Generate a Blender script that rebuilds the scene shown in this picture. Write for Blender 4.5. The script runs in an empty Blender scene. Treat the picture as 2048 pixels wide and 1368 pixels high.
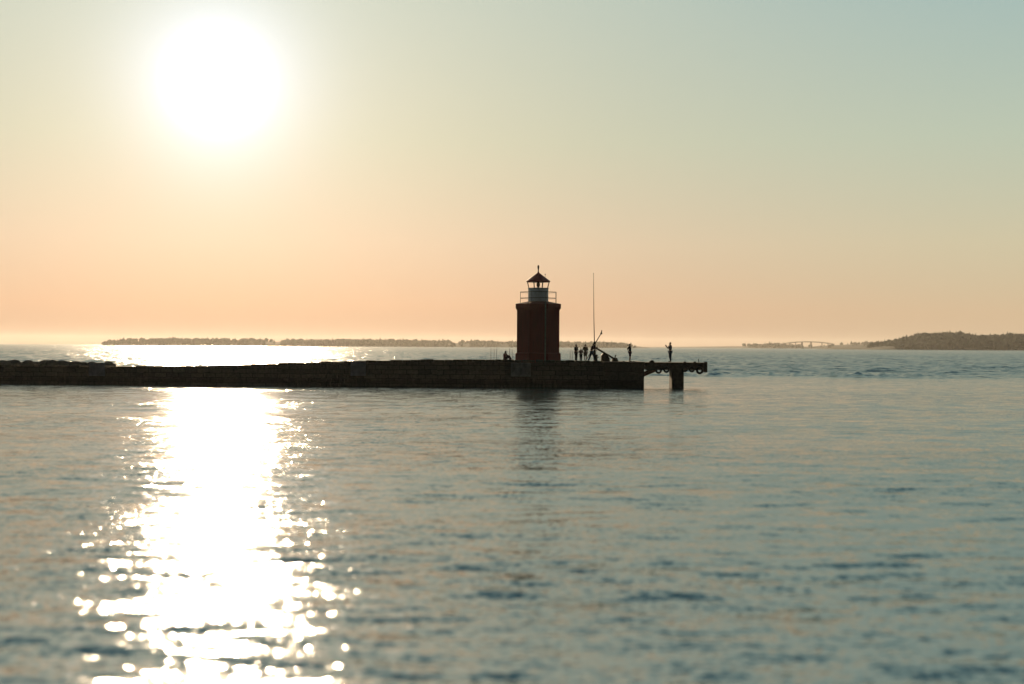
import bpy, bmesh, math, random
import numpy as np
from mathutils import Vector, Matrix
R = math.radians
scene = bpy.context.scene
col = scene.collection

# ------------------------------------------------------------------ camera, sky, sun, exposure
F = 2560.0            # focal length in pixels of the 2048 px wide photograph
CAM_H = 3.8
ROLL = R(0.30)
def hor(px): return 692.0 + (px - 1024) * math.tan(ROLL)
def P(px, py, D):     # survey point of the photograph -> metres at distance D
    return Vector(((px - 1024) / F * D, D, CAM_H + (hor(px) - py) / F * D))
cd = bpy.data.cameras.new('camera'); cam = bpy.data.objects.new('camera', cd); col.objects.link(cam)
cd.sensor_width = 36.0; cd.lens = F / 2048 * 36.0; cd.clip_end = 60000; cd.clip_start = 0.1
cam.location = (0, 0, CAM_H)
cam.rotation_euler = (Matrix.Rotation(R(90) + math.atan(8 / F), 3, 'X') @ Matrix.Rotation(ROLL, 3, 'Z')).to_euler()
cd.dof.use_dof = True; cd.dof.focus_distance = 118.0
cd.dof.aperture_fstop = (cd.lens / 1000.0) / 0.11      # 11 cm wide entrance pupil
scene.camera = cam

SUN_EL, SUN_AZ = R(11.35), R(-13.0)                     # azimuth from +Y towards +X
sun_dir = Vector((math.sin(SUN_AZ) * math.cos(SUN_EL), math.cos(SUN_AZ) * math.cos(SUN_EL), math.sin(SUN_EL)))
sl = bpy.data.lights.new('sun', 'SUN'); sl.energy = 5.0; sl.angle = R(0.53); sl.color = (1.0, 0.74, 0.46)
so = bpy.data.objects.new('sun', sl); col.objects.link(so)
so.rotation_euler = (-sun_dir).to_track_quat('-Z', 'Y').to_euler()
so.location = sun_dir * 200

def lin(r, g, b):
    return tuple(((c / 255) / 12.92 if c / 255 <= 0.04045 else ((c / 255 + 0.055) / 1.055) ** 2.4) for c in (r, g, b))

world = bpy.data.worlds.new("World"); scene.world = world; world.use_nodes = True
wt = world.node_tree; wt.nodes.clear()
class G:              # tiny node helper
    def __init__(s, t): s.t = t
    def n(s, kind, **kw):
        nd = s.t.nodes.new(kind)
        for k, v in kw.items(): setattr(nd, k, v)
        return nd
    def link(s, a, b): s.t.links.new(a, b)
    def put(s, sock, v):
        if hasattr(v, 'links'): s.t.links.new(v, sock)
        elif v is not None: sock.default_value = v
    def m(s, op, a, b=None, c=None, clamp=False):
        nd = s.n('ShaderNodeMath', operation=op, use_clamp=clamp)
        for i, v in enumerate((a, b, c)):
            if v is not None: s.put(nd.inputs[i], v)
        return nd.outputs[0]
    def remap(s, v, a, b, c, d, smooth=True):
        nd = s.n('ShaderNodeMapRange', interpolation_type='SMOOTHSTEP' if smooth else 'LINEAR', clamp=True)
        s.put(nd.inputs[0], v)
        for i, x in enumerate((a, b, c, d)): nd.inputs[i + 1].default_value = x
        return nd.outputs[0]
    def ramp(s, v, stops):
        nd = s.n('ShaderNodeValToRGB'); e = nd.color_ramp.elements
        while len(e) < len(stops): e.new(0.5)
        for i, (p, c) in enumerate(stops): e[i].position = p; e[i].color = (*c, 1)
        s.put(nd.inputs[0], v); return nd.outputs[0]
    def mix(s, f, a, b, mode='MIX'):
        nd = s.n('ShaderNodeMix', data_type='RGBA', blend_type=mode)
        s.put(nd.inputs[0], f); s.put(nd.inputs[6], a); s.put(nd.inputs[7], b)
        return nd.outputs[2]
g = G(wt)
tc = g.n('ShaderNodeTexCoord').outputs['Generated']
sep = g.n('ShaderNodeSeparateXYZ'); g.link(tc, sep.inputs[0])
z = g.m('MAXIMUM', sep.outputs[2], 0.0)
h = g.m('SQRT', z)                                      # 0 horizon, 0.51 at 15 degrees, 1 zenith
dt = g.n('ShaderNodeVectorMath', operation='DOT_PRODUCT'); g.link(tc, dt.inputs[0]); dt.inputs[1].default_value = sun_dir
ang = g.m('MULTIPLY', g.m('ARCCOSINE', g.m('MINIMUM', dt.outputs['Value'], 1.0)), 180 / math.pi)   # degrees from the sun
def S(deg): return math.sqrt(math.sin(R(deg)))
near = g.ramp(h, [(0.0, lin(138, 90, 78)), (S(1.8), lin(204, 162, 134)), (S(4.5), lin(206, 181, 156)), (S(9), lin(190, 190, 166)),
                  (S(15), lin(180, 191, 177)), (S(22), lin(200, 206, 184)), (S(34), lin(140, 163, 158)), (S(50), lin(72, 102, 110)), (1.0, lin(45, 70, 82))])
far = g.ramp(h, [(0.0, lin(196, 168, 136)), (S(1.5), lin(206, 180, 146)), (S(4.5), lin(200, 191, 160)), (S(9), lin(181, 193, 173)),
                 (S(15), lin(158, 183, 179)), (S(22), lin(176, 198, 182)), (S(34), lin(118, 150, 151)), (S(50), lin(58, 92, 102)), (1.0, lin(38, 62, 76))])
mf = g.remap(ang, 8.0, 40.0, 0.0, 1.0)
base = g.mix(mf, near, far)
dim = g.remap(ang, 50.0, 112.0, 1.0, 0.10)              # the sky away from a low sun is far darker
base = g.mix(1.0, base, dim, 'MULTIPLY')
def gauss(sig, amp):
    q = g.m('DIVIDE', ang, sig)
    return g.m('MULTIPLY', g.m('EXPONENT', g.m('MULTIPLY', g.m('MULTIPLY', q, q), -1.0)), amp)
def expo(sig, amp):
    return g.m('MULTIPLY', g.m('EXPONENT', g.m('MULTIPLY', g.m('DIVIDE', ang, sig), -1.0)), amp)
glow = g.m('ADD', g.m('ADD', gauss(1.4, 1.0), gauss(3.5, 0.32)), expo(4.5, 0.18))
gl = g.n('ShaderNodeVectorMath', operation='SCALE'); gl.inputs[0].default_value = (0.86, 0.98, 1.42); g.link(glow, gl.inputs['Scale'])
tot = g.n('ShaderNodeVectorMath', operation='ADD'); g.link(base, tot.inputs[0]); g.link(gl.outputs[0], tot.inputs[1])
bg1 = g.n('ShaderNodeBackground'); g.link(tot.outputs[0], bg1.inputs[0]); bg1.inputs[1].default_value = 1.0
sky = g.n('ShaderNodeTexSky', sky_type='NISHITA', sun_disc=False)
sky.sun_elevation = SUN_EL; sky.sun_rotation = SUN_AZ; sky.dust_density = 3.0
bg2 = g.n('ShaderNodeBackground'); g.link(sky.outputs[0], bg2.inputs[0]); bg2.inputs[1].default_value = 0.004
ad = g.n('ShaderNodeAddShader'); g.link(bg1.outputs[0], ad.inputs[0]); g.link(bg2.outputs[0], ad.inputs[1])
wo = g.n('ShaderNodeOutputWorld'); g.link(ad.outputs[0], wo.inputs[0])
world.cycles.sampling_method = 'MANUAL'; world.cycles.sample_map_resolution = 1024

scene.view_settings.view_transform = 'Standard'; scene.view_settings.look = 'None'
scene.view_settings.exposure = 0.0; scene.view_settings.gamma = 1.0
cy = scene.cycles
cy.max_bounces = 5; cy.diffuse_bounces = 2; cy.glossy_bounces = 3; cy.transmission_bounces = 2; cy.volume_bounces = 0
cy.caustics_reflective = False; cy.caustics_refractive = False
cy.sample_clamp_indirect = 4.0; cy.sample_clamp_direct = 0.0
cy.use_denoising = True
try: cy.denoiser = 'OPENIMAGEDENOISE'; cy.denoising_prefilter = 'ACCURATE'
except Exception: pass

# ------------------------------------------------------------------ helpers
def mat(name, color, rough=0.8, var=0.25, scale=3.0, bump=0.0, bscale=8.0, metallic=0.0, spec=0.3, color2=None, stretch=None):
    m = bpy.data.materials.new(name); m.use_nodes = True; t = m.node_tree; q = G(t)
    b = t.nodes['Principled BSDF']; b.inputs['Roughness'].default_value = rough
    b.inputs['Metallic'].default_value = metallic; b.inputs['Specular IOR Level'].default_value = spec
    co = q.n('ShaderNodeTexCoord').outputs['Object']
    if stretch:
        mp = q.n('ShaderNodeMapping'); q.link(co, mp.inputs[0]); mp.inputs['Scale'].default_value = stretch; co = mp.outputs[0]
    nz = q.n('ShaderNodeTexNoise'); nz.inputs['Scale'].default_value = scale; nz.inputs['Detail'].default_value = 6; q.link(co, nz.inputs[0])
    c2 = color2 or tuple(c * (1 - var) for c in color)
    c1 = tuple(min(1, c * (1 + var)) for c in color)
    q.link(q.ramp(nz.outputs[0], [(0.35, c2), (0.65, c1)]), b.inputs['Base Color'])
    if bump:
        n2 = q.n('ShaderNodeTexNoise'); n2.inputs['Scale'].default_value = bscale; n2.inputs['Detail'].default_value = 5; q.link(co, n2.inputs[0])
        bp = q.n('ShaderNodeBump'); bp.inputs['Distance'].default_value = bump; q.link(n2.outputs[0], bp.inputs['Height']); q.link(bp.outputs[0], b.inputs['Normal'])
    return m
def finish(name, bm, m, parent=None, smooth=False, loc=None):
    me = bpy.data.meshes.new(name)
    bmesh.ops.recalc_face_normals(bm, faces=bm.faces)
    bm.to_mesh(me); bm.free(); me.materials.append(m)
    if smooth:
        for p in me.polygons: p.use_smooth = True
    o = bpy.data.objects.new(name, me); col.objects.link(o)
    if parent: o.parent = parent
    if loc is not None: o.location = loc
    return o
def tag(o, label=None, cat=None, group=None, kind=None):
    if label: o['label'] = label
    if cat: o['category'] = cat
    if group: o['group'] = group
    if kind: o['kind'] = kind
    return o
def thing(name, label, cat, loc=(0, 0, 0), rz=0, group=None):
    o = bpy.data.objects.new(name, None); col.objects.link(o); o.location = loc; o.rotation_euler = (0, 0, rz)
    o.empty_display_size = 0.3
    return tag(o, label, cat, group)
def box(bm, c, s, rot=None, bev=0.0):
    r = bmesh.ops.create_cube(bm, size=1.0); vs = r['verts']
    bmesh.ops.scale(bm, vec=s, verts=vs)
    if bev:
        es = list({e for v in vs for e in v.link_edges})
        rr = bmesh.ops.bevel(bm, geom=es, offset=bev, segments=2, affect='EDGES'); vs = list({v for f in rr['faces'] for v in f.verts} | {v for v in vs if v.is_valid})
    if rot: bmesh.ops.rotate(bm, cent=(0, 0, 0), matrix=rot, verts=vs)
    bmesh.ops.translate(bm, vec=c, verts=vs)
    return vs
def cyl(bm, a, b, r0, r1=None, n=10, cap=True):
    a, b = Vector(a), Vector(b); r1 = r0 if r1 is None else r1
    d = (b - a); L = d.length
    r = bmesh.ops.create_cone(bm, cap_ends=cap, cap_tris=False, segments=n, radius1=r0, radius2=max(r1, 1e-4), depth=L)
    q = d.to_track_quat('Z', 'Y').to_matrix()
    bmesh.ops.rotate(bm, cent=(0, 0, 0), matrix=q, verts=r['verts'])
    bmesh.ops.translate(bm, vec=(a + b) / 2, verts=r['verts'])
    return r['verts']
def lathe(bm, prof, n=8, ph=0.0, caps=True):
    rings = []
    for r, zz in prof:
        rings.append([bm.verts.new((r * math.cos(ph + 2 * math.pi * i / n), r * math.sin(ph + 2 * math.pi * i / n), zz)) for i in range(n)])
    for a, b in zip(rings, rings[1:]):
        for i in range(n): bm.faces.new((a[i], a[(i + 1) % n], b[(i + 1) % n], b[i]))
    if caps: bm.faces.new(rings[0][::-1]); bm.faces.new(rings[-1])
def torus(bm, Rr, r, n=24, k=10, squash=1.0):
    vs = [[bm.verts.new(((Rr + r * math.cos(2*math.pi*j/k)) * math.cos(2*math.pi*i/n), r * squash * math.sin(2*math.pi*j/k), (Rr + r * math.cos(2*math.pi*j/k)) * math.sin(2*math.pi*i/n))) for j in range(k)] for i in range(n)]
    for i in range(n):
        for j in range(k): bm.faces.new((vs[i][j], vs[(i+1) % n][j], vs[(i+1) % n][(j+1) % k], vs[i][(j+1) % k]))
def ellip(bm, c, s, sub=2):
    r = bmesh.ops.create_icosphere(bm, subdivisions=sub, radius=1.0)
    bmesh.ops.scale(bm, vec=s, verts=r['verts']); bmesh.ops.translate(bm, vec=c, verts=r['verts']); return r['verts']

# ------------------------------------------------------------------ water
rng = np.random.default_rng(7)
SHORE = 158.0         # beyond this the open sound is ruffled by wind
def waves(X, Y, step):
    H = np.zeros_like(X)
    # patches of wind ripple and calm lanes
    patch = np.zeros_like(X)
    r2 = np.random.default_rng(3)
    for i in range(10):
        lam = r2.uniform(9, 40); th = r2.normal(0, 0.5)
        patch += np.sin(2*np.pi/lam*(np.sin(th)*X*0.35 + np.cos(th)*Y) + r2.uniform(0, 6.28))
    patch = 0.85 + 0.42 * patch / math.sqrt(5)
    patch = np.clip(patch, 0.2, 1.5)
    N = 110
    for i in range(N):
        lam = 0.30 * (6.0 / 0.30) ** ((i + rng.random()) / N)
        th = rng.normal(0.04, 0.30)
        k = 2 * np.pi / lam
        slope = 0.0145 if lam > 0.6 else 0.0125
        if lam > 1.6: slope = 0.0034
        a = slope / k
        w = np.clip((lam / step - 2.2) / 2.0, 0, 1)
        if w.max() <= 0: continue
        ph = k * (np.sin(th) * X + np.cos(th) * Y) + rng.uniform(0, 6.28)
        ph = ph + 0.9 * np.sin(0.11 * X + i) * np.cos(0.07 * Y + 2 * i)
        s = np.sin(ph)
        H += a * w * (s + 0.32 * np.cos(2 * ph)) * (patch if lam < 4 else 1.0)
    om = np.clip((Y + 3 * np.sin(X * .05) - 160) / 14, 0, 1)
    if om.max() > 0:
        for i in range(60):
            lam = 1.8 * (16.0 / 1.8) ** ((i + rng.random()) / 60); th = rng.normal(0.2, 0.5); k = 2 * np.pi / lam
            w = np.clip((lam / step - 2.2) / 2.0, 0, 1)
            ph = k * (np.sin(th) * X + np.cos(th) * Y) + rng.uniform(0, 6.28) + 0.9 * np.sin(0.09 * X + i) * np.cos(0.05 * Y + 2 * i)
            H += (0.024 / k) * w * om * (np.sin(ph) + 0.25 * np.cos(2 * ph))
    # ruffled line where the sheltered water meets the sound
    ridge = 168.0 + 1.5 * np.sin(X * 0.09) + 0.04 * (X - 25)
    amp = 0.34 * np.clip((X - 18) / 6, 0, 1) * np.clip((70 - X) / 30, 0.25, 1)
    H += amp * np.exp(-((Y - ridge) / 1.1) ** 2) * (1.0 + 0.5 * np.sin(X * 1.7) + 0.4 * np.sin(X * 3.9 + 1))
    return H
rows = [5.5]
while rows[-1] < 1500: rows.append(rows[-1] * 1.0042)
rows = np.array(rows); NC = 760
u = np.linspace(-1, 1, NC)
Yg = np.repeat(rows[:, None], NC, 1)
Xg = u[None, :] * (0.50 * rows[:, None] + 5.0)
step = np.maximum(rows * 0.0042, (rows * 0.5 + 5) * 2 / NC)[:, None]
Hg = waves(Xg, Yg, step)
Hg *= np.clip((1500 - Yg) / 200, 0, 1) * np.clip((1 - np.abs(u))[None, :] / 0.03, 0, 1)
far_r = np.array([440, 600, 1000, 2000, 4000, 9000.0])
V = np.stack([Xg, Yg, Hg], -1).reshape(-1, 3)
nr = len(rows)
idx = np.arange(nr * NC).reshape(nr, NC)
Q = np.stack([idx[:-1, :-1], idx[:-1, 1:], idx[1:, 1:], idx[1:, :-1]], -1).reshape(-1, 4)
# rest of the sea: a flat frame of big faces joined to the border of the wave grid
extra = [(-9000, -40, 0), (9000, -40, 0), (9000, 9000, 0), (-9000, 9000, 0)]
b0 = len(V)
V = np.concatenate([V, np.array(extra, float)])
L0, L1, R0, R1 = idx[0, 0], idx[-1, 0], idx[0, -1], idx[-1, -1]
quads_extra = [(b0, b0 + 1, R0, L0), (b0 + 1, b0 + 2, R1, R0), (b0 + 2, b0 + 3, L1, R1), (b0 + 3, b0, L0, L1)]
Q = np.concatenate([Q, np.array(quads_extra)])
me = bpy.data.meshes.new('water')
me.vertices.add(len(V)); me.vertices.foreach_set('co', V.astype(np.float32).ravel())
me.loops.add(len(Q) * 4); me.loops.foreach_set('vertex_index', Q.astype(np.int32).ravel())
me.polygons.add(len(Q)); me.polygons.foreach_set('loop_start', np.arange(len(Q), dtype=np.int32) * 4)
sm = np.ones(len(Q), dtype=bool); sm[-4:] = False
me.polygons.foreach_set('use_smooth', sm)
me.update(calc_edges=True); me.validate()
wm = bpy.data.materials.new('sea_water'); wm.use_nodes = True; q = G(wm.node_tree)
b = wm.node_tree.nodes['Principled BSDF']
b.inputs['Base Color'].default_value = (0.022, 0.055, 0.058, 1)
b.inputs['IOR'].default_value = 5.0
co = q.n('ShaderNodeTexCoord').outputs['Object']
sp = q.n('ShaderNodeSeparateXYZ'); q.link(co, sp.inputs[0])
wig = q.n('ShaderNodeTexNoise'); wig.inputs['Scale'].default_value = 0.02; q.link(co, wig.inputs[0])
yy = q.m('ADD', sp.outputs[1], q.m('MULTIPLY', q.m('SUBTRACT', wig.outputs[0], 0.5), 40.0))
out = q.remap(yy, SHORE, SHORE + 14, 0.0, 1.0)
def layer(scale, sx, detail, seed):
    mp = q.n('ShaderNodeMapping'); q.link(co, mp.inputs[0]); mp.inputs['Scale'].default_value = (sx, 1, 1); mp.inputs['Location'].default_value = (seed, seed, 0)
    nz = q.n('ShaderNodeTexNoise'); nz.inputs['Scale'].default_value = scale; nz.inputs['Detail'].default_value = detail; nz.inputs['Roughness'].default_value = 0.55
    q.link(mp.outputs[0], nz.inputs[0]); return nz.outputs[0]
pat = q.m('MULTIPLY', q.remap(layer(0.055, 0.30, 2, 5.0), 0.40, 0.60, 0.5, 1.0), q.remap(sp.outputs[1], 20.0, 105.0, 1.4, 1.55, False))
def slopes(scale, sx, detail, seed, k):
    """capillary ripples as slope vectors, two noise channels for the x and y slope"""
    mp = q.n('ShaderNodeMapping'); q.link(co, mp.inputs[0]); mp.inputs['Scale'].default_value = (sx, 1, 1); mp.inputs['Location'].default_value = (seed, seed, 0)
    nz = q.n('ShaderNodeTexNoise'); nz.inputs['Scale'].default_value = scale; nz.inputs['Detail'].default_value = detail; nz.inputs['Roughness'].default_value = 0.6
    q.link(mp.outputs[0], nz.inputs[0])
    sb = q.n('ShaderNodeVectorMath', operation='SUBTRACT'); q.link(nz.outputs['Color'], sb.inputs[0]); sb.inputs[1].default_value = (0.5, 0.5, 0.5)
    ml = q.n('ShaderNodeVectorMath', operation='SCALE'); q.link(sb.outputs[0], ml.inputs[0]); q.put(ml.inputs['Scale'], k)
    return ml.outputs[0]
def vadd(a, b_):
    nd = q.n('ShaderNodeVectorMath', operation='ADD'); q.link(a, nd.inputs[0]); q.link(b_, nd.inputs[1]); return nd.outputs[0]
sv = vadd(vadd(slopes(10.0, 0.7, 3, 0.0, q.m('MULTIPLY', pat, 0.62)), slopes(2.2, 0.35, 2, 9.0, q.m('MULTIPLY', pat, 0.40))),
          vadd(slopes(0.7, 0.4, 1, 31.0, 0.10), slopes(1.1, 0.5, 4, 19.0, q.m('MULTIPLY', out, 1.8))))
fl = q.n('ShaderNodeVectorMath', operation='MULTIPLY'); q.link(sv, fl.inputs[0]); fl.inputs[1].default_value = (1.1, 1.3, 0)
geo = q.n('ShaderNodeNewGeometry')
lean = q.n('ShaderNodeVectorMath', operation='ADD'); q.link(fl.outputs[0], lean.inputs[0]); lean.inputs[1].default_value = (0, -0.035, 0)   # added tilt of the normals toward the camera, so water reflects higher sky
nn_ = q.n('ShaderNodeVectorMath', operation='NORMALIZE'); q.link(vadd(geo.outputs['Normal'], lean.outputs[0]), nn_.inputs[0])
q.link(nn_.outputs[0], b.inputs['Normal'])
q.link(q.remap(yy, SHORE - 60, SHORE + 60, 0.09, 0.24), b.inputs['Roughness'])
me.materials.append(wm)
water = bpy.data.objects.new('water', me); col.objects.link(water); tag(water, kind='structure')
bm = bmesh.new(); box(bm, (0, 4500, -6.0), (20000, 9600, 1.0))
tag(finish('seabed', bm, mat('seabed_mud', (0.05, 0.05, 0.04))), kind='structure')

# ------------------------------------------------------------------ materials
def masonry(name, c1, c2, bw, bh):
    m = bpy.data.materials.new(name); m.use_nodes = True; t = m.node_tree; q = G(t); b = t.nodes['Principled BSDF']
    b.inputs['Roughness'].default_value = 0.9; b.inputs['Specular IOR Level'].default_value = 0.15
    co = q.n('ShaderNodeTexCoord').outputs['Object']
    sp = q.n('ShaderNodeSeparateXYZ'); q.link(co, sp.inputs[0]); cb = q.n('ShaderNodeCombineXYZ')
    q.link(q.m('ADD', sp.outputs[0], sp.outputs[1]), cb.inputs[0]); q.link(sp.outputs[2], cb.inputs[1])
    nz = q.n('ShaderNodeTexNoise'); nz.inputs['Scale'].default_value = 1.3; nz.inputs['Detail'].default_value = 4; q.link(co, nz.inputs[0])
    wv = q.n('ShaderNodeVectorMath', operation='SCALE'); q.link(nz.outputs['Color'], wv.inputs[0]); wv.inputs['Scale'].default_value = 0.25
    av = q.n('ShaderNodeVectorMath', operation='ADD'); q.link(cb.outputs[0], av.inputs[0]); q.link(wv.outputs[0], av.inputs[1])
    br = q.n('ShaderNodeTexBrick'); q.link(av.outputs[0], br.inputs['Vector'])
    br.inputs['Color1'].default_value = (*c1, 1); br.inputs['Color2'].default_value = (*c2, 1)
    br.inputs['Mortar'].default_value = (0.02, 0.018, 0.015, 1); br.inputs['Scale'].default_value = 1.0
    br.inputs['Brick Width'].default_value = bw; br.inputs['Row Height'].default_value = bh; br.inputs['Mortar Size'].default_value = 0.025
    n2 = q.n('ShaderNodeTexNoise'); n2.inputs['Scale'].default_value = 5; n2.inputs['Detail'].default_value = 6; q.link(co, n2.inputs[0])
    c = q.mix(0.6, br.outputs['Color'], q.ramp(n2.outputs[0], [(0.3, (0.25, 0.25, 0.25)), (0.7, (1, 1, 1))]), 'MULTIPLY')
    wet = q.remap(q.m('ADD', sp.outputs[2], q.m('MULTIPLY', nz.outputs[0], 0.5)), 0.7, 1.15, 0.35, 1.0)   # tide-wetted weed band
    q.link(q.mix(1.0, c, wet, 'MULTIPLY'), b.inputs['Base Color'])
    bp = q.n('ShaderNodeBump'); bp.inputs['Distance'].default_value = 0.06
    q.link(q.m('ADD', q.m('MULTIPLY', br.outputs['Fac'], -1.0), n2.outputs[0]), bp.inputs['Height']); q.link(bp.outputs[0], b.inputs['Normal'])
    return m
M = dict(
    stone=masonry('dry_stone', (0.10, 0.085, 0.07), (0.065, 0.055, 0.048), 1.1, 0.42),
    block=masonry('concrete_block', (0.075, 0.065, 0.055), (0.055, 0.048, 0.042), 2.4, 0.8),
    deck=mat('worn_concrete', (0.11, 0.10, 0.09), 0.9, 0.3, 2.0, 0.02),
    platform=mat('tarred_timber', (0.035, 0.030, 0.026), 0.9, 0.4, 4.0, 0.02),
    red=mat('dark_red_paint', (0.13, 0.007, 0.006), 0.7, 0.2, 2.0, 0.004, 20, stretch=(6, 6, 0.4)),
    roofred=mat('red_painted_metal', (0.30, 0.022, 0.016), 0.5, 0.15, 3.0),
    white=mat('white_painted_metal', (0.62, 0.64, 0.68), 0.6, 0.08, 4.0),
    patch=mat('pale_concrete_patch', (0.15, 0.15, 0.19), 0.9, 0.2, 3.0),
    steel=mat('galvanised_steel', (0.16, 0.14, 0.12), 0.6, 0.2, 6.0, metallic=0.4),
    darksteel=mat('tarred_steel', (0.035, 0.028, 0.022), 0.7, 0.3, 6.0),
    rubber=mat('weathered_rubber', (0.018, 0.018, 0.018), 0.85, 0.3, 9.0),
    rock=mat('breakwater_rock', (0.10, 0.09, 0.08), 0.95, 0.35, 1.5, 0.08, 3.0),
    skin=mat('skin', (0.42, 0.24, 0.17), 0.6, 0.08, 5),
    hair=mat('brown_hair', (0.035, 0.02, 0.012), 0.8, 0.2, 30),
    shoe=mat('shoe_leather', (0.03, 0.025, 0.02), 0.7, 0.2, 10),
    phone=mat('phone_shell', (0.03, 0.03, 0.035), 0.3, 0.1, 4),
    earth=mat('island_ground', (0.045, 0.048, 0.026), 0.95, 0.3, 0.02),
    leaf=mat('far_foliage', (0.055, 0.065, 0.028), 0.95, 0.4, 0.05),
)
gm = bpy.data.materials.new('lantern_glass'); gm.use_nodes = True
nb = gm.node_tree.nodes['Principled BSDF']; nb.inputs['Base Color'].default_value = (1, 1, 1, 1)
nb.inputs['Transmission Weight'].default_value = 1.0; nb.inputs['Roughness'].default_value = 0.0; nb.inputs['IOR'].default_value = 1.01
M['glass'] = gm

# ------------------------------------------------------------------ stone pier
random.seed(11)
PX = [-300, 0, 120, 240, 420, 600, 720, 840, 980, 1100, 1206]
TOP = [1.75, 1.72, 1.68, 1.66, 1.78, 2.12, 2.30, 2.46, 2.50, 2.50, 2.42]
def front(x): return 117.6 + max(0.0, (12.0 - x)) * 0.045
def topz(x):
    xs = [(p - 1024) / F * 118.5 for p in PX]
    return float(np.interp(x, xs, TOP))
pier = thing('stone_pier', 'long dark stone breakwater crossing the left and middle of the water', 'pier', (0, 118, 0))
def rel(o): o.location = (0, -118, 0); return o
XL, XM, XE = -78.0, 8.45, 12.12
bm = bmesh.new()
N = 420; W = 7.0
cols_ = []
for i in range(N + 1):
    x = XL + (XM - XL) * i / N; t = topz(x); f = front(x)
    jt = random.uniform(-0.015, 0.015)
    pr = [(f - 0.16 + random.uniform(-.05, .05), -5.5), (f - 0.12 + random.uniform(-.05, .05), 0.35), (f - 0.04 + random.uniform(-.04, .04), t * 0.5), (f + random.uniform(-.03, .03), t - 0.22 + jt),
          (f + 0.02, t - 0.20 + jt), (f + W, t - 0.20), (f + W + .1, -5.5)]
    cols_.append([bm.verts.new((x, a, b_)) for a, b_ in pr])
for a, b_ in zip(cols_, cols_[1:]):
    for k in range(6): bm.faces.new((a[k], b_[k], b_[k+1], a[k+1]))
bm.faces.new(cols_[0]); bm.faces.new(cols_[-1][::-1])
rel(finish('wall', bm, M['stone'], pier))
bm = bmesh.new(); x = XL                                 # row of rough coping stones on the edge
while x < XM - 0.1:
    w = random.uniform(0.5, 1.3)
    if x + w > XM: w = XM - x
    hgt = random.uniform(0.20, 0.26) if x > -12 else random.choice([0.2, 0.21, 0.23, 0.26])
    t = topz(x + w / 2)
    box(bm, (x + w / 2, front(x) + 0.33 + random.uniform(-.03, .03), t - 0.197 + hgt / 2), (w - 0.03, 0.75, hgt), Matrix.Rotation(random.uniform(-.015, .015), 3, 'Y'), 0.03)
    x += w
rel(finish('coping', bm, M['stone'], pier))
bm = bmesh.new()
ns = 60; prev = None
for i in range(ns + 1):
    x = XL + (XM - XL) * i / ns; t = topz(x) - 0.195; f = front(x) + 0.75
    cur = [bm.verts.new((x, f, t)), bm.verts.new((x, f, t + 0.13)), bm.verts.new((x, f + W - 0.8, t + 0.13)), bm.verts.new((x, f + W - 0.8, t))]
    if prev:
        for k in range(3): bm.faces.new((prev[k], cur[k], cur[k+1], prev[k+1]))
    prev = cur
rel(finish('walkway', bm, M['deck'], pier))
# end block of cast concrete
bm = bmesh.new()
box(bm, ((XM + XE) / 2 + 0.003, 117.35 + 3.6, -1.78), (XE - XM, 7.2, 8.2), bev=0.05)
e_ = rel(finish('end_block', bm, M['block'], pier))
bm = bmesh.new()
box(bm, ((XM + XE) / 2, 117.25 + 3.7, 2.34 + 0.025), (XE - XM + 0.15, 7.3, 0.09), bev=0.02)
rel(finish('end_slab', bm, M['deck'], pier))
# small concrete footing under the lighthouse seen in the wall face
bm = bmesh.new(); a = P(1022, 725, 117.4); c = P(1062, 752, 117.4)
box(bm, ((a.x + c.x) / 2, 117.56, (a.z + c.z) / 2 - 0.05), (c.x - a.x, 0.5, a.z - c.z), bev=0.03)
rel(finish('repair_patch', bm, mat('grey_concrete_patch', (0.14, 0.14, 0.14), 0.9, 0.3, 3), pier))['label'] = 'paler grey concrete repair in the wall below the lighthouse'
# pale squares fixed to the wall
def wall_sign(px0, px1, py0, py1, label):
    a = P(px0, py0, 119); c = P(px1, py1, 119); cx = (a.x + c.x) / 2
    t = thing('wall_sign', label, 'sign', (cx, front(cx) - 0.30, (a.z + c.z) / 2), group='pale square signs on the breakwater wall')
    bm = bmesh.new(); box(bm, (0, 0, 0), (c.x - a.x, 0.05, a.z - c.z), bev=0.01); finish('panel', bm, M['patch'], t)
    for sx in (-1, 1):
        bm = bmesh.new(); cyl(bm, (sx * 0.4, 0.02, 0.1), (sx * 0.4, 0.45, 0.1), 0.03); finish('bracket', bm, M['steel'], t)
wall_sign(703, 733, 723, 751, 'pale lilac square sign on the breakwater wall, nearer the lighthouse')
wall_sign(174, 206, 726, 752, 'pale lilac square sign at the far left of the breakwater wall')

# ------------------------------------------------------------------ end platform on its column
plat = thing('timber_platform', 'dark platform reaching out past the pier end on one square column', 'platform', (12, 118, 0))
def rp(o): o.location = (-12, -118, 0); return o
a = P(1287, 724, 117.4); c = P(1413, 742, 117.4); zt = 2.36
bm = bmesh.new(); box(bm, ((12.2 + c.x) / 2, 119.6, zt - 0.13), (c.x - 12.2, 4.4, 0.26), bev=0.03); rp(finish('deck_slab', bm, M['platform'], plat))
bm = bmesh.new(); box(bm, ((12.2 + c.x) / 2, 117.55, zt - 0.48), (c.x - 12.2 - 0.1, 0.4, 0.45), bev=0.03)
box(bm, ((12.2 + c.x) / 2, 121.3, zt - 0.48), (c.x - 12.2 - 0.1, 0.4, 0.45), bev=0.03)
for xx in np.linspace(12.6, c.x - 0.3, 5): box(bm, (xx, 119.4, zt - 0.50), (0.3, 3.2, 0.38))
rp(finish('edge_beam', bm, M['platform'], plat))
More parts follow.
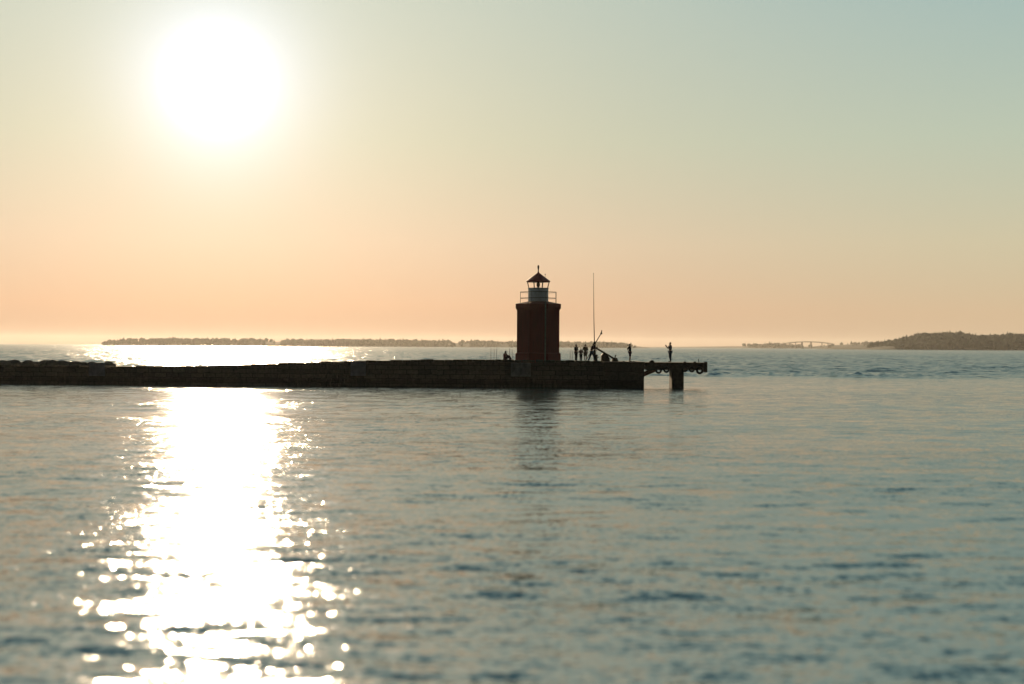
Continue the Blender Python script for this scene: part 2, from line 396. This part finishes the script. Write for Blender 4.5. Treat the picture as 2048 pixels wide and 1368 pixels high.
bm = bmesh.new(); box(bm, (c.x - 0.10, 117.33, zt - 0.40), (0.34, 0.3, 0.98), bev=0.04); rp(finish('end_fender', bm, M['platform'], plat))
bm = bmesh.new(); a2 = P(1344, 742, 117.4); c2 = P(1368, 776, 117.4)
box(bm, ((a2.x + c2.x) / 2, 118.4, -1.56), (c2.x - a2.x, 2.0, 7.2), bev=0.05); rp(finish('support_column', bm, M['platform'], plat))
rust = mat('rusty_steel', (0.10, 0.035, 0.02), 0.8)
for yv in (117.9, 121.0):
    bm = bmesh.new(); cyl(bm, (12.1, yv, 1.15), (13.2, yv, 1.62), 0.13, n=8); rp(finish('brace', bm, rust, plat))
for k, px in enumerate((1248, 1268, 1304, 1370, 1390)):
    bm = bmesh.new(); p = P(px, 722, 117.6); ellip(bm, (p.x, 117.7, zt + 0.03), (0.16 if k != 2 else 0.28, 0.15, 0.10 if k != 2 else 0.2), 1)
    rp(finish('edge_cleat', bm, M['darksteel'], plat))
# tyres
def tyre(px, py, r, label, first=[None]):
    p = P(px, py + 0.8, 117.1)
    if first[0] is None:
        t = thing('tyre_fender', label, 'tyre', (p.x, 117.05, p.z), group='tyre fenders hanging from the platform')
        bm = bmesh.new(); torus(bm, 0.24, 0.105, squash=0.9); finish('tyre', bm, M['rubber'], t, True)
        bm = bmesh.new(); cyl(bm, (0, 0, 0.3), (0, 0.02, 0.85), 0.015, n=6); finish('rope', bm, M['darksteel'], t)
        first[0] = t
    else:
        t = first[0].copy(); col.objects.link(t); t.location = (p.x, 117.05, p.z); t['label'] = label
        for ch in list(first[0].children):
            d = ch.copy(); col.objects.link(d); d.parent = t
    s = r / 0.345; t.scale = (s, s, s)
tyre(1317.5, 740, 0.31, 'black tyre fender with open hole, just right of the pier end block')
tyre(1333, 738.5, 0.30, 'black tyre fender against the left side of the square column')
tyre(1370, 737.5, 0.28, 'black tyre fender just right of the square column')
tyre(1384, 738, 0.28, 'small dark tyre fender between two others near the platform end')
tyre(1399.5, 740, 0.36, 'largest black tyre fender with open hole at the outer platform corner')

# ------------------------------------------------------------------ lighthouse
TC = P(1076, 720, 120.0); TY = 120.2; ZD = 2.46
lh = thing('lighthouse', 'squat dark red lighthouse with white lantern and red conical roof on the pier', 'lighthouse', (TC.x, TY, ZD))
k = TY / F
def ZZ(py): return CAM_H + (hor(1076) - py) * k - ZD
def lb(name, prof, m, n=8, ph=R(22.5), caps=True, smooth=False):
    bm = bmesh.new(); lathe(bm, prof, n, ph, caps); return finish(name, bm, m, lh, smooth)
rb = 44.5 * k / math.cos(R(11))
lb('plinth', [(rb + .16, -0.3), (rb + .16, ZZ(707)), (rb + .02, ZZ(705))], M['red'])
wall = lb('tower_wall', [(rb, ZZ(706)), (rb - 0.03, ZZ(619))], M['red'])
lb('cornice', [(rb + .02, ZZ(621)), (rb + .16, ZZ(616)), (rb + .16, ZZ(608.5)), (rb + .05, ZZ(608)), (1.0, ZZ(603))], M['red'])
bm = bmesh.new()                                         # vertical cladding boards
for i in range(8):
    a0 = R(22.5) + i * math.pi / 4; a1 = a0 + math.pi / 4
    p0 = Vector((math.cos(a0), math.sin(a0), 0)) * (rb - .01); p1 = Vector((math.cos(a1), math.sin(a1), 0)) * (rb - .01)
    nn = ((p0 + p1) / 2).normalized()
    for j in range(1, 10):
        p = p0.lerp(p1, j / 10)
        box(bm, (p.x, p.y, (ZZ(706) + ZZ(621)) / 2), (0.03, 0.05, ZZ(621) - ZZ(706)), Matrix.Rotation(math.atan2(nn.y, nn.x) + R(90), 3, 'Z'))
bb = finish('cladding_batten', bm, M['red'], wall)
rl = 20.3 * k
lb('lantern_drum', [(rl, ZZ(606)), (rl, ZZ(578)), (rl + .03, ZZ(577.5)), (rl + .03, ZZ(576))], M['white'], 16, 0)
pn = lb('lantern_pane', [(rl - .02, ZZ(576)), (rl + .08, ZZ(565))], M['glass'], 16, 0, caps=False)
for i in range(8):
    bm = bmesh.new(); a_ = i * math.pi / 4 + R(22.5); c_, s_ = math.cos(a_), math.sin(a_)
    cyl(bm, (c_ * rl, s_ * rl, ZZ(577)), (c_ * (rl + .16), s_ * (rl + .16), ZZ(563)), 0.035, n=6)
    finish('glazing_bar', bm, M['darksteel'], lh)
bm = bmesh.new(); lathe(bm, [(.10, ZZ(577)), (.10, ZZ(574)), (.16, ZZ(572)), (.17, ZZ(567)), (.10, ZZ(565)), (.08, ZZ(563))], 14)
finish('lamp_lens', bm, M['darksteel'], lh, True)
roof = lb('lantern_roof', [(rl + .12, ZZ(564.5)), (24 * k, ZZ(563.5)), (24 * k, ZZ(562)), (12 * k, ZZ(553)), (2.0 * k, ZZ(545.5)), (1.6 * k, ZZ(544))], M['roofred'], 16, 0)
bm = bmesh.new(); lathe(bm, [(1.3*k, ZZ(545)), (1.0*k, ZZ(541)), (1.3*k, ZZ(538)), (1.9*k, ZZ(535)), (1.9*k, ZZ(532)), (1.2*k, ZZ(530.5))], 10)
finish('finial', bm, M['darksteel'], roof, True)
bm = bmesh.new(); rr = 38.5 * k
posts = [R(22.5) + i * math.pi / 4 for i in range(8)]
for zz in (584.5, 596.5):
    for i in range(8):
        a0, a1 = posts[i], posts[(i + 1) % 8]
        cyl(bm, (rr*math.cos(a0), rr*math.sin(a0), ZZ(zz)), (rr*math.cos(a1), rr*math.sin(a1), ZZ(zz)), 0.022, n=6)
rail = finish('gallery_rail', bm, M['steel'], lh)
for a_ in posts:
    bm = bmesh.new(); cyl(bm, (rr*math.cos(a_), rr*math.sin(a_), ZZ(608)), (rr*math.cos(a_), rr*math.sin(a_), ZZ(584)), 0.022, n=6); finish('railing_upright', bm, M['steel'], lh)
xp = P(1089.5, 650, TY).x - TC.x
yp = -rb * math.cos(R(22.5)) - 0.22
bm = bmesh.new()
cyl(bm, (xp, yp, ZZ(722)), (xp, yp, ZZ(604)), 0.07, n=8)
for zz in (710, 680, 650, 622): cyl(bm, (xp, yp, ZZ(zz)), (xp, yp + .25, ZZ(zz)), 0.03, n=6)
finish('downpipe', bm, M['steel'], lh)
bm = bmesh.new(); xa = P(1089.5, 650, TY).x - TC.x
cyl(bm, (xa, -0.3, ZZ(560)), (xa, -0.3, ZZ(549)), 0.02, n=6); ellip(bm, (xa, -0.3, ZZ(549)), (.06, .06, .06), 1)
finish('vent_pipe', bm, M['steel'], roof)
bm = bmesh.new(); box(bm, (-0.3, rb * math.cos(R(22.5)) + 0.02, 1.0), (0.9, 0.08, 2.0), bev=.02); dr = finish('door', bm, M['white'], lh)
bm = bmesh.new(); ellip(bm, (0.05, rb * math.cos(R(22.5)) + 0.09, 1.0), (.04, .04, .04), 1); finish('handle', bm, M['darksteel'], dr)

# ------------------------------------------------------------------ people
def skinned(name, pts, edges, root, lvl=2):
    me = bpy.data.meshes.new(name); me.from_pydata([p[0] for p in pts], edges, []); o = bpy.data.objects.new(name, me); col.objects.link(o)
    sk = o.modifiers.new('s', 'SKIN'); sk.use_smooth_shade = True
    for i, v in enumerate(me.skin_vertices[0].data):
        r_ = pts[i][1]; v.radius = (r_, r_) if not isinstance(r_, tuple) else r_; v.use_root = (i == root)
    ss = o.modifiers.new('u', 'SUBSURF'); ss.levels = lvl; ss.render_levels = lvl
    dg = bpy.context.evaluated_depsgraph_get(); nm = bpy.data.meshes.new_from_object(o.evaluated_get(dg))
    bpy.data.objects.remove(o); return nm
def person(label, loc, rz, hgt, J, shirt, trousers, hair_len=0.0, short=False, group=None):
    base = dict(pel=(0, 0, .95), spi=(0, 0, 1.12), che=(0, 0, 1.33), nec=(0, 0, 1.48), hea=(0, -.02, 1.60), top=(0, -.01, 1.69),
        shl=(.18, 0, 1.41), ell=(.25, .02, 1.13), wrl=(.26, -.06, .88), shr=(-.18, 0, 1.41), elr=(-.25, .02, 1.13), wrr=(-.26, -.06, .88),
        hil=(.09, 0, .90), knl=(.10, -.02, .49), anl=(.10, .02, .08), tol=(.12, -.16, .035), hir=(-.09, 0, .90), knr=(-.10, -.02, .49), anr=(-.10, .02, .08), tor=(-.12, -.16, .035))
    base.update(J); s = hgt / 1.76
    B = {k_: Vector(v) * s for k_, v in base.items()}
    rad = dict(pel=.135, spi=.12, che=.145, nec=.055, hea=.088, top=.065, shl=.062, ell=.042, wrl=.028, shr=.062, elr=.042, wrr=.028,
        hil=.095, knl=.058, anl=.038, tol=.028, hir=.095, knr=.058, anr=.038, tor=.028)
    keys = list(base); 
    pts = [(B[k_], ((rad[k_] * s) if k_ not in ('pel', 'spi', 'che') else (rad[k_] * s, rad[k_] * s * .72))) for k_ in keys]
    E = [('pel', 'spi'), ('spi', 'che'), ('che', 'nec'), ('nec', 'hea'), ('hea', 'top'), ('che', 'shl'), ('shl', 'ell'), ('ell', 'wrl'), ('che', 'shr'), ('shr', 'elr'), ('elr', 'wrr'),
         ('pel', 'hil'), ('hil', 'knl'), ('knl', 'anl'), ('anl', 'tol'), ('pel', 'hir'), ('hir', 'knr'), ('knr', 'anr'), ('anr', 'tor')]
    ed = [(keys.index(a_), keys.index(b_)) for a_, b_ in E]
    root = thing('person', label, 'person', loc, rz, group)
    nm = skinned('body', pts, ed, 0)
    bm = bmesh.new(); bm.from_mesh(nm); bpy.data.meshes.remove(nm)
    H_ = B['hea']
    ellip(bm, H_ + Vector((0, -.095, -.01)) * s, (.015 * s, .022 * s, .026 * s), 1)            # nose
    for sx in (-1, 1):
        ellip(bm, H_ + Vector((sx * .085, 0, -.005)) * s, (.014 * s, .025 * s, .035 * s), 1)   # ears
        ellip(bm, H_ + Vector((sx * .033, -.080, .012)) * s, (.013 * s, .010 * s, .008 * s), 1)  # eyes
    ellip(bm, H_ + Vector((0, -.078, -.052)) * s, (.026 * s, .010 * s, .008 * s), 1)           # mouth
    for w, e, sx in (('wrl', 'ell', 1), ('wrr', 'elr', -1)):                                   # hands
        d = (B[w] - B[e]).normalized(); side = d.cross(Vector((sx, 0, 0.01)))
        side = side.normalized() if side.length > .1 else Vector((0, -1, 0)); nrm = d.cross(side)
        pc = B[w] + d * .05 * s
        cyl(bm, B[w] - d * .01 * s, B[w] + d * .095 * s, .026 * s, .034 * s, 10)
        for f_ in range(4):
            o_ = side * (f_ - 1.5) * .021 * s; L = (.034, .04, .037, .028)[f_] * s
            a_ = B[w] + d * .085 * s + o_; b_ = a_ + d * L + nrm * .008 * s * sx; c_ = b_ + d * L * .7 + nrm * .022 * s * sx
            cyl(bm, a_, b_, .0095 * s, .0085 * s, 6); cyl(bm, b_, c_, .0085 * s, .006 * s, 6)
        a_ = B[w] + d * .03 * s + side * .026 * s; b_ = a_ + (d * .035 + side * .022) * s; cyl(bm, a_, b_, .011 * s, .009 * s, 6); cyl(bm, b_, b_ + d * .03 * s, .009 * s, .007 * s, 6)
    finish('body', bm, M['skin'], root, True)
    def cloth(nme, ks, es, m, grow):
        ii = {k_: i for i, k_ in enumerate(ks)}
        pp = [(B[k_], tuple(x_ * 1.0 + grow * s for x_ in (pts[keys.index(k_)][1] if isinstance(pts[keys.index(k_)][1], tuple) else (pts[keys.index(k_)][1],) * 2))) for k_ in ks]
        me_ = skinned(nme, pp, [(ii[a_], ii[b_]) for a_, b_ in es], 0); me_.materials.append(m)
        o_ = bpy.data.objects.new(nme, me_); col.objects.link(o_); o_.parent = root
    cloth('shirt', ['che', 'spi', 'pel', 'shl', 'ell', 'shr', 'elr'], [('che', 'spi'), ('spi', 'pel'), ('che', 'shl'), ('shl', 'ell'), ('che', 'shr'), ('shr', 'elr')], shirt, .034)
    if short:
        cloth('shorts', ['pel', 'hil', 'knl', 'hir', 'knr'], [('pel', 'hil'), ('hil', 'knl'), ('pel', 'hir'), ('hir', 'knr')], trousers, .020)
    else:
        cloth('trousers', ['pel', 'hil', 'knl', 'anl', 'hir', 'knr', 'anr'], [('pel', 'hil'), ('hil', 'knl'), ('knl', 'anl'), ('pel', 'hir'), ('hir', 'knr'), ('knr', 'anr')], trousers, .030)
    bm = bmesh.new(); vs = ellip(bm, H_ + Vector((0, .022, .035)) * s, (.100 * s, .105 * s, .095 * s), 2)
    bmesh.ops.delete(bm, geom=[v for v in vs if v.co.z < H_.z - .03 * s or (v.co.y < H_.y - .05 * s and v.co.z < H_.z + .05 * s)], context='VERTS')
    if hair_len: ellip(bm, H_ + Vector((0, .07, -hair_len / 2)) * s, (.075 * s, .045 * s, hair_len * .8 * s), 1)
    finish('hair', bm, M['hair'], root, True)
    for sd in ('l', 'r'):
        a_, t_ = B['an' + sd], B['to' + sd]; bm = bmesh.new(); d = (t_ - a_); d.z = 0
        ang_ = math.atan2(d.y, d.x); mid_ = (a_ + t_) / 2
        vs = ellip(bm, (0, 0, 0), (.145 * s, .05 * s, .045 * s), 2)
        bmesh.ops.rotate(bm, cent=(0, 0, 0), matrix=Matrix.Rotation(ang_, 3, 'Z'), verts=vs); bmesh.ops.translate(bm, vec=(mid_.x, mid_.y, min(a_.z, t_.z) + .008 * s), verts=vs)
        finish('shoe', bm, M['shoe'], root, True)
    return root
def cl(n, c): return mat(n, c, 0.9, 0.15, 8)
black = cl('black_cloth', (.02, .02, .022)); olive = cl('olive_cloth', (.06, .045, .02)); navy = cl('navy_cloth', (.025, .03, .07)); denim = cl('denim', (.03, .05, .09))
redc = cl('red_cloth', (.16, .012, .02)); maroon = cl('maroon_cloth', (.07, .02, .03)); tan = cl('khaki_cloth', (.10, .07, .05))
DP = 118.6
def at(px, zb=None): 
    x = (px - 1024) / F * DP; return (x, DP, zb if zb is not None else (topz(x) - 0.05 if x < XM else 2.395))
person('adult in dark clothes, first standing figure to the right of the lighthouse', at(1152.3), R(55), 1.60,
       dict(ell=(.24, -.03, 1.12), wrl=(.16, -.18, 1.02)), black, black, .14, group='people standing on the pier')
person('small child standing between two adults right of the lighthouse', at(1162), R(20), 1.24, dict(ell=(.27, .0, 1.12), wrl=(.30, -.10, 1.0)), maroon, black, .10, group='people standing on the pier')
person('adult in olive top and shorts, between the child and the stooping figure', at(1171), R(-160), 1.62, dict(wrl=(.22, -.12, .95), ell=(.28, 0, 1.14)), olive, tan, 0, True, group='people standing on the pier')
person('adult in dark purple top leaning beside the tall thin pole', at(1183.5), R(75), 1.78,
       dict(che=(0, -.08, 1.32), nec=(0, -.14, 1.46), hea=(0, -.20, 1.56), top=(0, -.22, 1.64), shl=(.18, -.08, 1.40), shr=(-.18, -.08, 1.40), ell=(.22, -.28, 1.22), wrl=(.16, -.45, 1.30), elr=(-.24, -.25, 1.16), wrr=(-.20, -.44, 1.05),
            knl=(.10, -.20, .50), anl=(.10, -.24, .08), tol=(.12, -.42, .035), knr=(-.10, .12, .50), anr=(-.10, .30, .08), tor=(-.12, .14, .035)), maroon, denim, group='people standing on the pier')
person('slim adult with bent elbow standing alone on the pier end block', at(1260), R(70), 1.72,
       dict(elr=(-.24, .20, 1.16), wrr=(-.18, .02, .98), ell=(.24, .16, 1.15), wrl=(.20, -.04, 1.0), shr=(-.16, 0, 1.41), shl=(.16, 0, 1.41)), black, maroon, .05, True, group='people standing on the pier')
ph_p = person('adult in navy top and jeans raising a phone on the outer platform', at(1340.5), R(-78), 1.86,
       dict(ell=(.21, -.15, 1.17), wrl=(.08, -.33, 1.36), elr=(-.21, -.15, 1.17), wrr=(-.08, -.33, 1.36), knl=(.10, .0, .49), anr=(-.10, .1, .08), tor=(-.12, -.08, .035)), navy, denim, group='people standing on the pier')
fw = Matrix.Rotation(R(-78), 3, 'Z') @ Vector((0, -.43 * 1.86 / 1.76, 0))
tp = thing('phone', 'small dark phone held up by the person on the outer platform', 'phone', (at(1340.5)[0] + fw.x, DP + fw.y, 2.395 + 1.55), R(-78))
bm = bmesh.new(); box(bm, (0, 0, 0), (.17, .02, .09), bev=.006); finish('phone_case', bm, M['phone'], tp)
bm = bmesh.new(); cyl(bm, (.055, -.012, .02), (.055, -.018, .02), .012, n=10); finish('camera_lens', bm, M['darksteel'], tp)
person('person in red sitting on the pier deck just left of the lighthouse', at(1011), R(60), 1.74,
       dict(pel=(0, .05, .12), spi=(0, .08, .30), che=(0, .04, .52), nec=(0, .0, .67), hea=(0, -.04, .79), top=(0, -.04, .88), shl=(.18, .02, .60), ell=(.24, -.14, .40), wrl=(.14, -.34, .46),
            shr=(-.18, .02, .60), elr=(-.24, -.14, .40), wrr=(-.14, -.34, .46), hil=(.09, .0, .12), knl=(.11, -.36, .46), anl=(.11, -.56, .08), tol=(.12, -.72, .035),
            hir=(-.09, .0, .12), knr=(-.11, -.36, .46), anr=(-.11, -.56, .08), tor=(-.12, -.72, .035)), redc, maroon, .12)

# ------------------------------------------------------------------ derrick, pole, bollard, posts
dk = thing('tall_pole', 'very tall thin slightly leaning pole rising behind the group of people', 'pole', (P(1190, 720, 119).x, 119.2, 2.42))
o0 = Vector(dk.location)
def L(px, py, D=119.2): return P(px, py, D) - o0
bm = bmesh.new(); cyl(bm, L(1190, 724), L(1187.6, 640), .055, .035, 8); cyl(bm, L(1187.6, 641), L(1186.4, 547), .034, .016, 8); finish('shaft', bm, M['steel'], dk)
bm = bmesh.new(); cyl(bm, L(1190, 724), L(1189.2, 684), .12, .09, 8); finish('sleeve', bm, M['darksteel'], dk)
bm = bmesh.new(); ellip(bm, L(1186.4, 547), (.035, .035, .06), 1); finish('cap', bm, M['steel'], dk)
for px in (1170.5, 1175):
    bm = bmesh.new(); cyl(bm, L(px, 723, 118.9), L(1188, 694), .035, n=6); finish('stay', bm, M['darksteel'], dk)
dr = thing('derrick', 'dark hand derrick with raised jib and long sloping beam behind the people', 'derrick', (P(1215, 720, 119).x, 119.6, 2.38))
o0 = Vector(dr.location)
def L(px, py, D=119.6): return P(px, py, D) - o0
bm = bmesh.new(); cyl(bm, L(1188.5, 690), L(1202.6, 666), .05, .04, 8); finish('jib', bm, M['steel'], dr)
bm = bmesh.new(); a_ = L(1202.5, 666); cyl(bm, a_ + Vector((0, -.05, -.04)), a_ + Vector((0, .05, -.04)), .10, n=12); cyl(bm, a_, L(1203.5, 660.5), .045, n=8); finish('sheave', bm, M['darksteel'], dr)
bm = bmesh.new(); a_, b_ = L(1187, 693), L(1236, 722); d = b_ - a_
box(bm, (a_ + b_) / 2, (d.length, .16, .17), Matrix.Rotation(-math.atan2(d.z, d.x), 3, 'Y'), .02); finish('beam', bm, M['darksteel'], dr)
bm = bmesh.new()
pr = [(1202, 724), (1202, 711), (1206, 706), (1213, 709), (1219, 716), (1219.5, 724)]
fr = [bm.verts.new(L(x_, y_) + Vector((0, -.3, 0))) for x_, y_ in pr]; bk = [bm.verts.new(L(x_, y_) + Vector((0, .3, 0))) for x_, y_ in pr]
bm.faces.new(fr); bm.faces.new(bk[::-1])
for i in range(len(pr)): bm.faces.new((fr[i], bk[i], bk[(i+1) % 6], fr[(i+1) % 6]))
finish('winch_housing', bm, M['darksteel'], dr)
bm = bmesh.new(); box(bm, (L(1224, 724) + L(1235, 716)) / 2, (.5, .5, .40), bev=.03); finish('ballast_box', bm, M['darksteel'], dr)
bm = bmesh.new(); cyl(bm, L(1229, 718), L(1231.5, 711.5), .05, n=8); ellip(bm, L(1231.5, 711), (.08, .08, .08), 1); finish('crank', bm, M['darksteel'], dr)
bo = thing('bollard', 'short dark bollard at the foot of the tall thin pole', 'bollard', (P(1193, 720, 118.4).x, 118.4, 2.42))
bm = bmesh.new(); lathe(bm, [(.13, -.1), (.12, .1), (.10, .15), (.10, .48), (.14, .52), (.14, .60), (.05, .63)], 12); finish('post', bm, M['darksteel'], bo, False)
bm = bmesh.new(); cyl(bm, (-.2, 0, .38), (.2, 0, .38), .035, n=8); finish('cross_pin', bm, M['darksteel'], bo)
def post(px, py, lab, D=121.5, h_=None):
    p = P(px, py, D); zb = topz(p.x) - .1; t = thing('railing_post', lab, 'post', (p.x, D, zb), group='thin posts on the pier deck')
    bm = bmesh.new(); cyl(bm, (0, 0, 0), (0, 0, p.z - zb), .022, n=6); finish('post', bm, M['steel'], t)
    bm = bmesh.new(); cyl(bm, (0, 0, 0), (0, 0, .06), .06, n=8); finish('foot', bm, M['steel'], t)
post(982, 697, 'thin upright post farthest left of the seated person in red')
post(988.5, 698, 'thin upright post, middle of three left of the seated person in red')
post(993.5, 697, 'thin upright post nearest the seated person in red on the left')
post(1019.5, 697, 'thin upright post between the seated person and the lighthouse')
post(1024.5, 699, 'thin upright post touching the left edge of the lighthouse in view')
post(1140.5, 700, 'thin upright post just right of the lighthouse')
post(1144.5, 701, 'thin upright post beside the first standing adult')
p = P(1396.5, 722, 118.2)
t = thing('mooring_pin', 'short thin tilted pin near the outer end of the platform', 'pin', (p.x, 118.2, 2.36))
bm = bmesh.new(); cyl(bm, (0, 0, -.02), (.04, 0, .30), .03, n=8); finish('pin', bm, M['darksteel'], t); bm = bmesh.new(); ellip(bm, (.045, 0, .31), (.05, .05, .05), 1); finish('pin_head', bm, M['darksteel'], t)

# rough boulders heaped on the left end of the breakwater
random.seed(5)
spots = []
for i in range(34):
    px = -60 + i * 8.6; x = (px - 1024) / F * 121
    spots.append((x, 120.2 + random.uniform(1.5, 4.5), random.uniform(.26, .40) * (1.0 if px < 190 else max(.35, 1 - (px - 190) / 60))))
for i, (x, y_, s) in enumerate(spots):
    bm = bmesh.new(); vs = ellip(bm, (0, 0, 0), (s * random.uniform(1.4, 2.0), s, s * random.uniform(.9, 1.05)), 2)
    for v in vs: v.co *= 1 + random.uniform(-.07, .07)
    o = finish('boulder', bm, M['rock'], None, False, (x, y_, topz(x) - .07 + s * .6))
    tag(o, 'rough grey boulder heaped on the far left end of the breakwater', 'boulder', 'boulders on the left end of the breakwater')

# ------------------------------------------------------------------ far shores
def fbm(x, seed):
    r_ = np.random.default_rng(seed); v = 0
    for o_ in range(6):
        v = v + np.sin(x * (2 ** o_) * .004 + r_.uniform(0, 6.28)) / (1.6 ** o_)
    return v / 2.2
def shore(name, D, pxs, pys, depth, seed):
    """land strip whose ridge reaches photo heights pys at pxs; returns height function"""
    xs = [(p - 1024) / F * D for p in pxs]; zs = [max(0.2, CAM_H + (hor(p) - y_) / F * D) for p, y_ in zip(pxs, pys)]
    nx, ny = 260, 14; bm = bmesh.new(); vv = []
    for j in range(ny):
        t_ = j / (ny - 1); prof = math.sin(math.pi * min(1, t_ * 1.02)) ** .7
        row = []
        for i in range(nx):
            x = xs[0] + (xs[-1] - xs[0]) * i / (nx - 1)
            row.append(bm.verts.new((x * (1 + (t_ - .5) * depth / D), D + (t_ - .45) * depth, -1 + (np.interp(x, xs, zs) + 1) * prof * (1 + .08 * fbm(x * 3 + j * 99, seed)))))
        vv.append(row)
    for a_, b_ in zip(vv, vv[1:]):
        for i in range(nx - 1): bm.faces.new((a_[i], a_[i+1], b_[i+1], b_[i]))
    tag(finish(name, bm, M['earth'], None, True), kind='structure')
    return lambda x: np.interp(x, xs, zs)
ICO = bmesh.new(); bmesh.ops.create_icosphere(ICO, subdivisions=2, radius=1.0)
ICO.verts.ensure_lookup_table(); iv = np.array([v.co[:] for v in ICO.verts]); fi = np.array([[v.index for v in f.verts] for f in ICO.faces]); ICO.free()
def wood(name, D, hf, x0, x1, n, size, depth, seed, dens=None):
    r_ = np.random.default_rng(seed); Vs = []; Fs = []; c_ = 0
    for i in range(n):
        x = r_.uniform(x0, x1)
        if dens is not None and r_.random() > dens(x): continue
        tt = r_.uniform(-.44, .2); y_ = D + tt * depth
        s = size * r_.uniform(.45, 1.0) * (1.25 if r_.random() > .9 else 1)
        zb = float(hf(x)) * max(0, math.sin(math.pi * (tt + .45))) ** .7
        conif = r_.random() < .35
        v = iv * (1 + r_.uniform(-.22, .22, (len(iv), 1)))
        v = v * np.array([s * (.45 if conif else .8), s * (.45 if conif else .8), s * (1.1 if conif else .75)])
        if conif: v[:, :2] *= np.clip(1 - v[:, 2:3] / s * .8, .1, 2)
        v = v + np.array([x, y_, zb + s * .4]); Vs.append(v); Fs.append(fi + c_); c_ += len(iv)
    V_ = np.concatenate(Vs); F_ = np.concatenate(Fs)
    me = bpy.data.meshes.new(name); me.from_pydata(V_.tolist(), [], F_.tolist()); me.materials.append(M['leaf'])
    o = bpy.data.objects.new(name, me); col.objects.link(o); return tag(o, kind='stuff')
X = lambda px, D: (px - 1024) / F * D
f1 = shore('island', 3600, [205, 235, 300, 420, 600, 800, 950, 1010, 1090, 1200, 1260, 1300], [688.5, 683, 682, 682, 683.5, 685, 686, 687, 688, 689.5, 692, 694.5], 300, 1)
w1 = wood('wood', 3600, f1, X(232, 3600), X(1262, 3600), 2300, 8.0, 300, 2, lambda x: .75 + .4 * math.sin(x * .012) + .3 * math.sin(x * .05))
tag(w1, 'hazy line of trees along the long low island behind the pier', 'wood')
f2 = shore('headland', 5200, [1150, 1300, 1480, 1560, 1600, 1700, 1850, 2300], [694, 694, 692.5, 691.5, 693.5, 689, 688.5, 690], 400, 3)
w2 = wood('wood', 5200, f2, X(1484, 5200), X(1950, 5200), 700, 11, 400, 4, lambda x: .1 if X(1590, 5200) < x < X(1662, 5200) else (.5 + .5 * math.sin(x * .013)))
tag(w2, 'faint low treeline at the horizon left and right of the distant bridge', 'wood')
f3 = shore('hill', 2900, [1640, 1740, 1800, 1850, 1910, 1960, 2048, 2150, 2400], [698, 696, 687, 674, 672, 678, 675, 671, 673], 420, 5)
w3 = wood('wood', 2900, f3, X(1752, 2900), X(2400, 2900), 2600, 8.5, 420, 6)
tag(w3, 'dark wooded hill slope at the right edge above the water', 'wood')
# bridge
DB = 4700
br = thing('bridge', 'faint low arched bridge on the horizon left of the dark hill', 'bridge', (X(1615, DB), DB, 0))
o0 = Vector(br.location)
bm = bmesh.new(); prev = None
for i in range(25):
    px = 1560 + i * 4.5; py = 683.5 + (abs(px - 1614) / 54) ** 2 * 5.0
    p = P(px, py, DB) - o0
    cur = [bm.verts.new(p + Vector((0, dy, dz))) for dy, dz in ((-5, -1.6), (-5, 1.4), (5, 1.4), (5, -1.6))]
    if prev:
        for k_ in range(4): bm.faces.new((prev[k_], cur[k_], cur[(k_+1) % 4], prev[(k_+1) % 4]))
    prev = cur
finish('deck', bm, M['deck'], br)
for px in (1580, 1591, 1604, 1622, 1644, 1656):
    py = 684.5 + (abs(px - 1614) / 54) ** 2 * 5.0; p = P(px, py, DB) - o0
    w_ = 5 if px in (1604, 1622) else 2
    bm = bmesh.new(); box(bm, (p.x, 0, p.z / 2 - 1), (w_, 6, p.z + 2)); finish('pillar', bm, M['deck'], br)

# ------------------------------------------------------------------ haze
bm = bmesh.new(); box(bm, (0, 4475, 27.5), (21000, 9700, 69))
hm = bpy.data.materials.new('haze'); hm.use_nodes = True; t = hm.node_tree
for n_ in list(t.nodes):
    if n_.type != 'OUTPUT_MATERIAL': t.nodes.remove(n_)
pv = t.nodes.new('ShaderNodeVolumePrincipled'); pv.inputs['Density'].default_value = 0.44e-4
pv.inputs['Color'].default_value = (0.92, 0.90, 0.86, 1); pv.inputs['Anisotropy'].default_value = 0.55
t.links.new(pv.outputs[0], [n_ for n_ in t.nodes if n_.type == 'OUTPUT_MATERIAL'][0].inputs['Volume'])
tag(finish('haze', bm, hm), 'thin warm sea haze over the sound', None, None, 'stuff')
